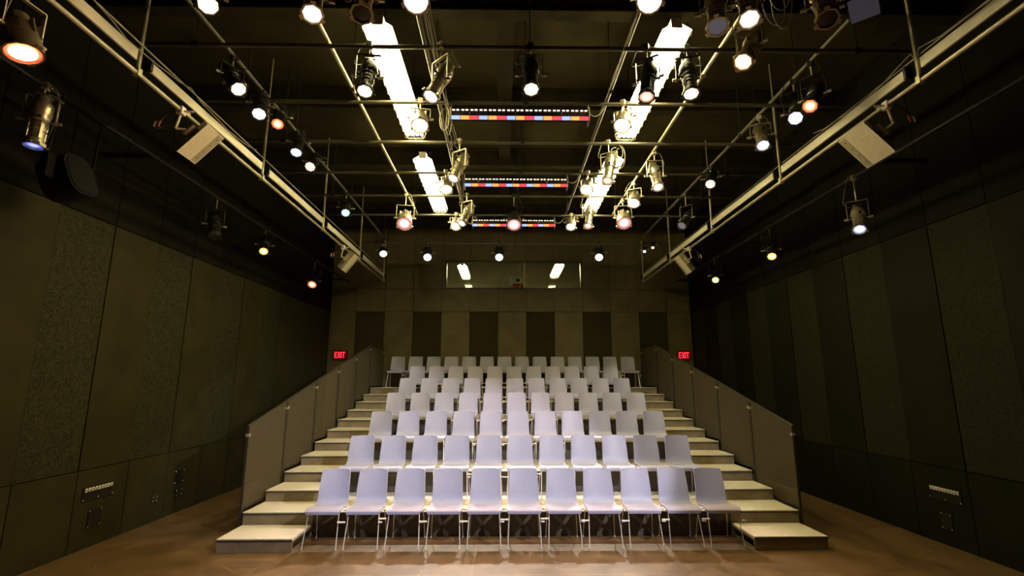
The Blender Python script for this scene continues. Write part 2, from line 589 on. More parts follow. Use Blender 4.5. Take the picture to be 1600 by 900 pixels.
# ------------------------------------------------------------------ raked seating
RISE, GO, Y1 = 0.16, 0.6192, 6.635
SXL, SXR = -3.54, 4.07          # outer edges of the aisles
AXL, AXR = -2.60, 3.13          # inner edges of the aisles
ORD = ['second', 'third', 'fourth', 'fifth', 'sixth', 'back']
for k in range(6):
    z = 0.32 * (k + 1)
    y0 = Y1 + GO * (2 * k + 1)
    y1 = y0 + 2 * GO if k < 5 else YB - 0.005
    p = empty('seating_platform', (0.265, y0, 0), 'pale-topped seating platform with a dark riser carrying the %s row of chairs' % ORD[k], 'platform', 'seating platforms')
    x0, x1 = SXL - 0.265, SXR - 0.265
    MB().bbox(x0, x1, 0.0, y1 - y0 - 0.002, z - 0.035, z, 0.003).build('deck', M_TREAD, p)
    MB().box(x0, x1, -0.004, -0.0005, z - 0.034, z - 0.014).build('nosing', M_NOSE, p)
    MB().box(AXL - 0.265, AXR - 0.265, 0.012, 0.032, z - 0.319, z - 0.036).build('fascia', M_FASCIA, p)
    for xa, xb in ((x0, AXL - 0.265 - 0.001), (AXR - 0.265 + 0.001, x1)):
        MB().box(xa, xb, 0.008, 0.03, z - 0.319, z - 0.036).build('riser_board', M_RISER, p)
    # side cladding and legs beneath the deck
    MB().box(x0 + 0.005, x0 + 0.025, 0.031, y1 - y0 - 0.01, 0.0, z - 0.036).build('side_skirt', M_FASCIA, p)
    MB().box(x1 - 0.025, x1 - 0.005, 0.031, y1 - y0 - 0.01, 0.0, z - 0.036).build('side_skirt', M_FASCIA, p)
    for xt in (x0 + 0.46, x0 + 0.015, x1 - 0.02, x1 - 0.42):
        MB().box(xt - 0.02, xt + 0.02, -0.003, 0.018, z, z + 0.002).build('edge_marker', M_TAPE, p)
for sx in (0, 1):
    side = ('left', 'right')[sx]
    xa, xb = ((SXL, AXL), (AXR, SXR))[sx]
    for k in range(6):
        z0 = 0.32 * k
        ya = Y1 + GO * 2 * k
        nm = ['bottom step of the %s aisle, standing on the floor' % side, 'half step on the second-row platform in the %s aisle' % side,
              'half step on the third-row platform in the %s aisle' % side, 'half step on the fourth-row platform in the %s aisle' % side,
              'half step on the fifth-row platform in the %s aisle' % side, 'half step on the sixth-row platform in the %s aisle' % side][k]
        st = empty('aisle_step', ((xa + xb) / 2, ya, z0), 'pale-topped ' + nm, 'step', 'half steps of the aisles')
        hw = (xb - xa) / 2 - 0.004
        MB().bbox(-hw, hw, 0, GO + 0.0, 0.125, 0.16, 0.003).build('tread', M_TREAD, st)
        MB().box(-hw, hw, -0.004, -0.0005, 0.127, 0.145).build('nosing', M_NOSE, st)
        MB().box(-hw + 0.003, hw - 0.003, 0.008, 0.028, 0.001, 0.124).build('riser_board', M_RISER, st)
        for e in (-1, 1):
            xe = e * (hw - 0.012)
            MB().box(xe - 0.009, xe + 0.009, 0.03, GO - 0.01, 0.001, 0.022).box(xe - 0.009, xe + 0.009, 0.03, GO - 0.01, 0.1, 0.124).build('side_rail', M_GOLD, st)
        MB().box(-hw + 0.03, hw - 0.03, GO - 0.04, GO - 0.012, 0.001, 0.124).build('back_board', M_FASCIA, st)
        for xt in (-0.06, hw - 0.03) if sx else (0.05,):
            MB().box(xt - 0.022, xt + 0.022, -0.003, 0.02, 0.16, 0.162).build('edge_marker', M_TAPE, st)

# ------------------------------------------------------------------ mesh railings along the aisles
SL = 0.2584


def clip_seg(p, q, y0, y1, zb, zt0, sl):
    """clip segment (y,z) to the panel: y0..y1, z>zb, z<zt0+sl*(y-y0)"""
    t0, t1 = 0.0, 1.0
    dy, dz = q[0] - p[0], q[1] - p[1]
    for n, c in (((-1, 0), -y0), ((1, 0), y1), ((0, -1), -zb), ((-sl, 1), zt0 - sl * y0)):
        den = n[0] * dy + n[1] * dz
        num = c - (n[0] * p[0] + n[1] * p[1])
        if abs(den) < 1e-9:
            if num < 0:
                return None
        elif den > 0:
            t1 = min(t1, num / den)
        else:
            t0 = max(t0, num / den)
    if t1 - t0 < 1e-3:
        return None
    return (p[0] + dy * t0, p[1] + dz * t0), (p[0] + dy * t1, p[1] + dz * t1)


def rail_panel(x, y0, y1, zd, ztop0, sl, label, first):
    t = empty('mesh_railing', (x, y0, zd), label, 'railing', 'mesh railings along the aisles')
    L = y1 - y0
    a, h0 = 0.024, ztop0 - zd
    zt = lambda y: h0 + sl * y
    zb = 0.055
    MB().box(-0.016, 0.016, 0.0, 0.032, 0.0 if not first else -0.31, zt(0.016)).build('post', M_RAILM, t)
    MB().box(-0.016, 0.016, L - 0.032, L, 0.0, zt(L - 0.016)).build('post', M_RAILM, t)
    MB().box(-0.013, 0.013, 0.034, L - 0.034, zb - 0.025, zb).build('bottom_rail', M_RAILM, t)
    MB().tube([(0, -0.01, zt(-0.01) + 0.012), (0, L + 0.005, zt(L) + 0.012)], 0.019, 8).build('handrail', M_RAILM, t)
    for yy in (0.016, L - 0.016):
        MB().box(-0.024, 0.024, yy - 0.022, yy + 0.022, zt(yy) - 0.13, zt(yy) - 0.09).build('clamp', M_GALV, t)
    mb = MB()
    p = 0.036
    w = 0.0075
    H_ = zt(L) + 0.1
    ya, yb, zta = 0.034, L - 0.034, zt(0.034) - 0.006
    n = int((L + H_) / p) + 2
    for i in range(n):
        for dirn in (1, -1):
            c = i * p
            seg = ((c - 2.5, -2.5 + 0.0), (c + 2.5 - 2.5, 0.0)) if False else None
            if dirn == 1:
                a_, b_ = (c - H_, 0.0), (c - H_ + 3.0, 3.0)
            else:
                a_, b_ = (c, 0.0), (c - 3.0, 3.0)
            r = clip_seg(a_, b_, ya, yb, zb, zta, sl)
            if not r:
                continue
            (ay, az), (by, bz) = r
            xo = 0.0012 * dirn
            nx, nz = -dirn * w / 2 * 0.7071, w / 2 * 0.7071
            P = [(xo - .001, ay - nz, az - nx), (xo - .001, by - nz, bz - nx), (xo - .001, by + nz, bz + nx), (xo - .001, ay + nz, az + nx)]
            P += [(q[0] + .002, q[1], q[2]) for q in P]
            mb.add(P, [(0, 1, 2, 3), (7, 6, 5, 4), (0, 4, 5, 1), (2, 6, 7, 3), (1, 5, 6, 2), (3, 7, 4, 0)])
    mb.build('mesh_infill', M_MESH, t)
    return t


for sx, x in ((0, -3.585), (1, 4.115)):
    side = ('left', 'right')[sx]
    for k in range(6):
        y0 = Y1 + GO * (2 * k + 1) + 0.01
        y1 = y0 + 2 * GO - 0.012
        zd = 0.32 * (k + 1)
        zt0 = 1.43 + SL * (y0 - 7.25)
        sl = SL
        if k == 5:
            sl = 0.0
            y1 = YB - 0.05
        rail_panel(x, y0, y1, zd, zt0, sl, 'dark mesh railing panel beside the %s row on the %s aisle' % (ORD[k], side), k == 0)

# ------------------------------------------------------------------ chairs
PROF = [(0.010, 0.402, .205), (0.002, 0.418, .214), (0.004, 0.434, .220), (0.018, 0.446, .224), (0.05, 0.452, .226), (0.12, 0.450, .225), (0.20, 0.442, .221), (0.27, 0.436, .216),
        (0.325, 0.436, .213), (0.365, 0.449, .211), (0.392, 0.475, .209), (0.410, 0.515, .207), (0.424, 0.565, .205), (0.442, 0.64, .202), (0.463, 0.72, .198), (0.484, 0.80, .194),
        (0.498, 0.85, .191), (0.503, 0.868, .186), (0.506, 0.877, .174)]


def shell_mesh():
    W = [-1, -.94, -.82, -.55, -.25, 0, .25, .55, .82, .94, 1]
    nP, nW = len(PROF), len(W)
    mid = []
    for i, (y, z, w) in enumerate(PROF):
        back = max(0.0, min(1.0, (z - 0.46) / 0.15))
        row = []
        for u in W:
            bow = abs(u) ** 2.2
            yy = y - 0.034 * back * bow
            zz = z + (1 - back) * 0.010 * bow * min(1, max(0, (y - 0.05) / 0.1))
            row.append(Vector((u * w, yy, zz)))
        mid.append(row)
    nor = []
    for i in range(nP):
        r = []
        for j in range(nW):
            a = mid[min(i + 1, nP - 1)][j] - mid[max(i - 1, 0)][j]
            c = mid[i][min(j + 1, nW - 1)] - mid[i][max(j - 1, 0)]
            r.append(c.cross(a).normalized())
        nor.append(r)
    mb = MB()
    T = 0.008
    vs_, fs = [], []
    for s in (1, -1):
        for i in range(nP):
            for j in range(nW):
                vs_.append(mid[i][j] + nor[i][j] * T * s)
    o = nP * nW
    ix = lambda i, j: i * nW + j
    for i in range(nP - 1):
        for j in range(nW - 1):
            q = (ix(i, j), ix(i, j + 1), ix(i + 1, j + 1), ix(i + 1, j))
            fs.append(q)
            fs.append(tuple(o + k for k in q[::-1]))
    ring = [ix(0, j) for j in range(nW)] + [ix(i, nW - 1) for i in range(1, nP)] + [ix(nP - 1, j) for j in range(nW - 2, -1, -1)] + [ix(i, 0) for i in range(nP - 2, 0, -1)]
    for a, c in zip(ring, ring[1:] + ring[:1]):
        fs.append((c, a, o + a, o + c))
    mb.add(vs_, fs, None, True)
    me = mb.mesh('shell', M_SEAT)
    return me


def leg_mesh(sx, rear):
    p = [(sx * .188, .36, .425), (sx * .204, .415, .2), (sx * .214, .455, .008)] if rear else [(sx * .192, .07, .430), (sx * .204, .005, .2), (sx * .212, -.05, .008)]
    q = p[-1]
    return MB().tube(p, .0068, 8).tube([(q[0], q[1], .012), (q[0], q[1], 0.0)], .0105, 8).mesh('leg', M_CHROME)


def frame_mesh():
    mb = MB()
    for s in (-1, 1):
        mb.tube([(s * .188, .36, .422), (s * .190, .2, .424), (s * .192, .07, .428)], .0065, 8)
        # hook of the frame showing beside the shell
        mb.tube([(s * .19, .20, .424), (s * .225, .17, .424), (s * .232, .14, .440), (s * .232, .09, .440), (s * .225, .06, .424), (s * .192, .07, .426)], .0055, 6)
    mb.tube([(-.188, .34, .421), (.188, .34, .421)], .0065, 8)
    mb.tube([(-.19, .09, .421), (.19, .09, .421)], .0065, 8)
    return mb.mesh('seat_frame', M_CHROME)


PITCH_X = 0.5144
c0 = empty('chair', (0, 0, 0), 'x', 'chair')
link('shell', shell_mesh(), c0)
for sx in (-1, 1):
    link('leg', leg_mesh(sx, False), c0)
    link('leg', leg_mesh(sx, True), c0)
link('seat_frame', frame_mesh(), c0)
BAR = {e: MB().bbox(min(e * .207, e * .2566), max(e * .207, e * .2566), -.045, -.020, .335, .352, .003).mesh('gang_link', M_WHITEP) for e in (1, -1)}
HOOK = {e: MB().bbox(min(e * .230, e * .2566), max(e * .230, e * .2566), .085, .135, .428, .446, .003).mesh('link_plate', M_WHITEP) for e in (1, -1)}
NUM = ['first', 'second', 'third', 'fourth', 'fifth', 'sixth', 'seventh', 'eighth', 'ninth', 'tenth', 'eleventh', 'twelfth', 'thirteenth', 'fourteenth']
ROWS = ['front', 'second', 'third', 'fourth', 'fifth', 'sixth', 'back']
used = False
rnd = random.Random(3)
for r in range(7):
    n = 14 if r == 6 else 11
    for i in range(n):
        c = c0 if not used else copy_tree(c0)
        used = True
        if i == n - 1:
            where = 'last, by the right aisle'
        elif i == 0:
            where = 'first, by the left aisle'
        else:
            where = '%s from the left aisle' % NUM[i]
        c['label'] = 'lavender-grey chair on thin chrome legs, %s, %s row' % (where, ROWS[r])
        c['group'] = 'chairs of the %s row' % ROWS[r]
        c['category'] = 'chair'
        c.location = (0.265 + (i - (n - 1) / 2) * PITCH_X, 6.77 + 1.2384 * r, 0.32 * r)
        c.rotation_euler = (0, 0, rnd.uniform(-.008, .008))
        hz = [0.0] + [random.Random(r * 50 + k).uniform(-.03, .02) if r < 2 else 0 for k in range(1, n)] + [0.0]
        for e, has, zz in ((-1, i > 0, hz[i]), (1, i < n - 1, hz[i + 1])):
            if has:
                link('gang_link', BAR[e], c, loc=(0, 0, zz))
                link('link_plate', HOOK[e], c)

# ------------------------------------------------------------------ lighting grid
ZG = 5.72


def droop(p, q, sag, n=10, wob=0.0, seed=0):
    rr = random.Random(seed)
    p, q = Vector(p), Vector(q)
    out = []
    for i in range(n + 1):
        t = i / n
        v = p.lerp(q, t)
        v.z -= sag * 4 * t * (1 - t)
        if 0 < i < n and wob:
            v += Vector((rr.uniform(-wob, wob), rr.uniform(-wob, wob), rr.uniform(-wob, wob)))
        out.append(v)
    return out


def grid_pipe(p, q, label, drops, m=None):
    t = empty('hanging_grid_pipe', p, label, 'pipe', 'pipes of the lighting grid')
    p, q = Vector(p), Vector(q)
    MB().tube([(0, 0, 0), q - p], 0.024, 10).build('pipe', m or M_GALV, t)
    for d in drops:
        v = (q - p) * d
        MB().tube([v + Vector((0, 0, .02)), v + Vector((0, 0, CEIL - p.z))], 0.007, 6).box(v.x - .03, v.x + .03, v.y - .03, v.y + .03, -.03, .03).build('hanger_rod', M_BLACK, t)
    return t


LONG = [(-3.12, 1.0, 12.8, 'grid pipe running towards the back wall, inside the left rail'), (-1.95, 1.0, 10.55, 'pale grid pipe running beside the left fluorescent lights'),
        (-0.89, 1.0, 10.55, 'grid pipe carrying cables between left fluorescents and striplights'), (1.36, 1.0, 10.55, 'thin grid pipe between the striplights and the right fluorescents'),
        (2.42, 1.0, 10.55, 'pale grid pipe running beside the right fluorescent lights'), (3.57, 1.0, 12.8, 'grid pipe running towards the back wall, inside the right rail')]
for x, a, b_, lab in LONG:
    grid_pipe((x, a, ZG + 0.026), (x, b_, ZG + 0.026), lab, (0.12, 0.5, 0.97), M_GALV if 'pale' in lab else M_PIPED)
CROSS = [(3.79, 'first and nearest cross pipe'), (4.91, 'cross pipe over the near end of the fluorescents'), (6.02, 'cross pipe carrying the first striplight'), (7.13, 'cross pipe between the first and second striplight'),
         (8.27, 'cross pipe carrying the second striplight'), (9.37, 'cross pipe between the second and third striplight'), (10.52, 'cross pipe carrying the third striplight'), (12.8, 'farthest cross pipe with three dazzling spotlights')]
for y, lab in CROSS:
    xa, xb = -4.0, 4.55
    grid_pipe((xa, y, ZG - 0.024), (xb, y, ZG - 0.024), 'dark ' + lab + ' of the lighting grid', (0.07, 0.5, 0.93), M_PIPED)
for x, lab in ((-4.65, 'dark lighting pipe along the left wall'), (5.10, 'dark lighting pipe along the right wall')):
    t = empty('hanging_grid_pipe', (x, 2.0, 5.0), lab, 'pipe', 'wall pipes')
    MB().tube([(0, 0, 0), (0, 12.6, 0)], 0.024, 10).build('pipe', M_BLACK, t)
    s = -1 if x < 0 else 1
    reach = (abs(XL) if x < 0 else XR) - abs(x)
    for yy in (0.5, 4.2, 8.2, 12.2):
        MB().box(min(0, s * reach), max(0, s * reach), yy - .02, yy + .02, -.03, .03).build('wall_bracket', M_BLACK, t)

# side rails: pipe, cream wireway, conduit and hangers
for x, side in ((-3.57, 'left'), (4.13, 'right')):
    t = empty('hanging_light_rail', (x, 0.5, 5.0), 'long %s-hand pipe rail with cream wireway hanging above the aisle' % side, 'rail', 'side lighting rails')
    Y = lambda y: y - 0.5
    MB().tube([(0, 0, 0), (0, Y(14.45), 0)], 0.024, 10).build('pipe', M_GALV, t)
    MB().tube([(s * .03, 0, .285), (s * .03, Y(14.2), .285)], 0.008, 6).build('conduit', M_GALV, t)
    s = 1 if x < 0 else -1
    hs = [1.9, 4.4, 6.92, 9.42, 11.95, 14.4]
    for a, c in zip([0.5] + hs[:-1], hs):
        MB().bbox(-.012, .012, Y(a + (.16 if a > .5 else 0)), Y(c - 0.04), .115, .225, .003).build('wireway', M_RACE, t)
    for h in hs:
        MB().tube([(0, Y(h), .02), (0, Y(h), ZG - 5.0 + .5)], 0.021, 8).tube([(0, Y(h), ZG - 5.0 + .5), (0, Y(h), CEIL - 5.0)], 0.010, 6).box(-.03, .03, Y(h) - .025, Y(h) + .025, -.03, .05).build('hanger', M_GALV, t)
        MB().box(-.04, .04, Y(h) + .11, Y(h) + .14, .105, .235).build('wireway_bracket', M_BLACK, t)
    # a loose cable along the rail
    lo = MB()
    ys = [0.6, 2.2, 3.6, 5.1, 6.6] if x < 0 else [0.6, 2.4, 4.3, 4.4, 6.0]
    for a, c in zip(ys[:-1], ys[1:]):
        lo.tube(droop((s * .05, Y(a), .30), (s * .05, Y(c), .29), .10, 8, .01, int(a * 10)), .006, 6)
    lo.build('loose_cable', M_CABLE, t)


# ------------------------------------------------------------------ fluorescent lights
def fluorescent(x, y0, y1, z, label):
    t = empty('ceiling_light', (x, y0, z), label, 'fluorescent light', 'fluorescent lights')
    L = y1 - y0
    W = .165
    MB().prism([(0, 0), (0, .12), (L, .12), (L, 0), (L - .01, 0), (L - .01, .11), (.01, .11), (.01, 0)], -.06, .06).build('spine', M_WHITEP, t)
    # angled reflector wings
    for s in (-1, 1):
        P = [(s * .05, 0, .055), (s * W, 0, -.02), (s * W, L, -.02), (s * .05, L, .055)]
        P2 = [(p[0], p[1], p[2] + .006) for p in P]
        MB().add(P + P2, [(0, 1, 2, 3), (7, 6, 5, 4), (0, 4, 5, 1), (2, 6, 7, 3), (1, 5, 6, 2), (3, 7, 4, 0)]).build('reflector', M_WHITEP, t)
    n = 2
    for i in range(n):
        a, c = .03 + i * L / n, (i + 1) * L / n - .03
        for xx in (-.105, -.035, .035, .105):
            MB().tube([(xx, a, -.055), (xx, c, -.055)], .026, 10).build('tube', M_TUBE, t)
    # wire guard
    g = MB()
    for xx in (-.13, -.065, 0, .065, .13):
        g.tube([(xx, -.02, -.095), (xx, L + .05, -.095)], .0022, 5)
    yy = 0.0
    while yy <= L + .05:
        g.tube([(-.165, yy, -.02), (-.15, yy, -.095), (.15, yy, -.095), (.165, yy, -.02)], .0022, 5)
        yy += L / 12
    for e in (L + .02, L + .05):
        g.tube([(-.165, e, -.0), (-.10, e, -.095 - (e - L) * .3), (.10, e, -.095 - (e - L) * .3), (.165, e, -.0)], .0025, 5)
    g.build('wire_guard', M_GALV, t)
    for yy in (.3, L - .3):
        MB().tube([(0, yy, .12), (0, yy, CEIL - z)], .006, 6).build('hanger_rod', M_BLACK, t)
    return t


fluorescent(-1.40, 4.82, 7.20, 5.90, 'long overexposed fluorescent light in a wire guard, near left of the grid')
fluorescent(1.90, 4.82, 7.20, 5.90, 'long overexposed fluorescent light in a wire guard, near right of the grid')
fluorescent(-1.44, 8.12, 10.64, 5.90, 'overexposed fluorescent light farther back, left of the second striplight')
fluorescent(1.92, 8.08, 10.58, 5.90, 'overexposed fluorescent light farther back, right of the second striplight')
fluorescent(-1.45, 16.6, 18.5, 6.0, 'small pale fluorescent light seen through the booth window, left pane')
fluorescent(1.87, 16.4, 18.2, 6.0, 'small pale fluorescent light seen through the booth window, right pane')

# ------------------------------------------------------------------ striplights
E_B, E_O, E_R = emit('blue_gel', (0.22, 0.30, 1.0), 2.2), emit('amber_gel', (1.0, 0.28, 0.06), 1.9), emit('red_gel', (1.0, 0.06, 0.08), 1.5)
E_V = emit('vent_glow', (1.0, 0.80, 0.55), 3.0)
for y, w in ((6.02, 'first and largest'), (8.27, 'second'), (10.52, 'third and farthest')):
    x0, x1, z = -0.70, 1.10, 5.50
    t = empty('hanging_striplight', (x0, y, z), 'black striplight of blue, amber and red cells, the %s of three' % w, 'striplight', 'striplights')
    W = x1 - x0
    MB().prism([(-.06, -.075), (-.075, -.03), (-.05, .075), (.06, .085), (.09, .03), (.07, -.03), (.06, -.02), (-.055, -.07)], 0, W).build('housing', M_BLACK, t)
    n = 15
    for i in range(n):
        a, c = W * i / n + .004, W * (i + 1) / n - .004
        m_ = (E_B, E_O, E_R)[i % 3]
        P = [(a, -.062, -.080), (c, -.062, -.080), (c, .058, -.030), (a, .058, -.030)]
        P = [(a, -.078, -.032), (c, -.078, -.032), (c, -.064, -.078), (a, -.064, -.078)]
        MB().add(P + [(p[0], p[1] + .004, p[2] + .002) for p in P], [(3, 2, 1, 0), (4, 5, 6, 7), (0, 1, 5, 4), (2, 3, 7, 6), (1, 2, 6, 5), (3, 0, 4, 7)]).build('gel_cell', m_, t)
    v = MB()
    for i in range(n):
        for j in (0, 1):
            a = W * i / n + .012 + j * W / n * .45
            v.box(a, a + .034, -.068, -.0575, .052, .064)
    v.build('vent_slot', E_V, t)
    for xx in (-.012, W):
        MB().box(xx, xx + .012, -.085, .095, -.09, .10).box(xx + .002, xx + .010, -.012, .012, .10, ZG - z - .02).build('end_bracket', M_GALV, t)
    MB().tube(droop((W + .02, 0, .06), (W + .25, .05, ZG - z), .1, 8), .006, 6).build('power_cable', M_CABLE, t)
    tk = MB()
    for i in (2, 7, 12):
        tk.box(W * i / n - .006, W * i / n + .006, -.085, -.075, -.015, .02)
    tk.build('catch', M_GALV, t)

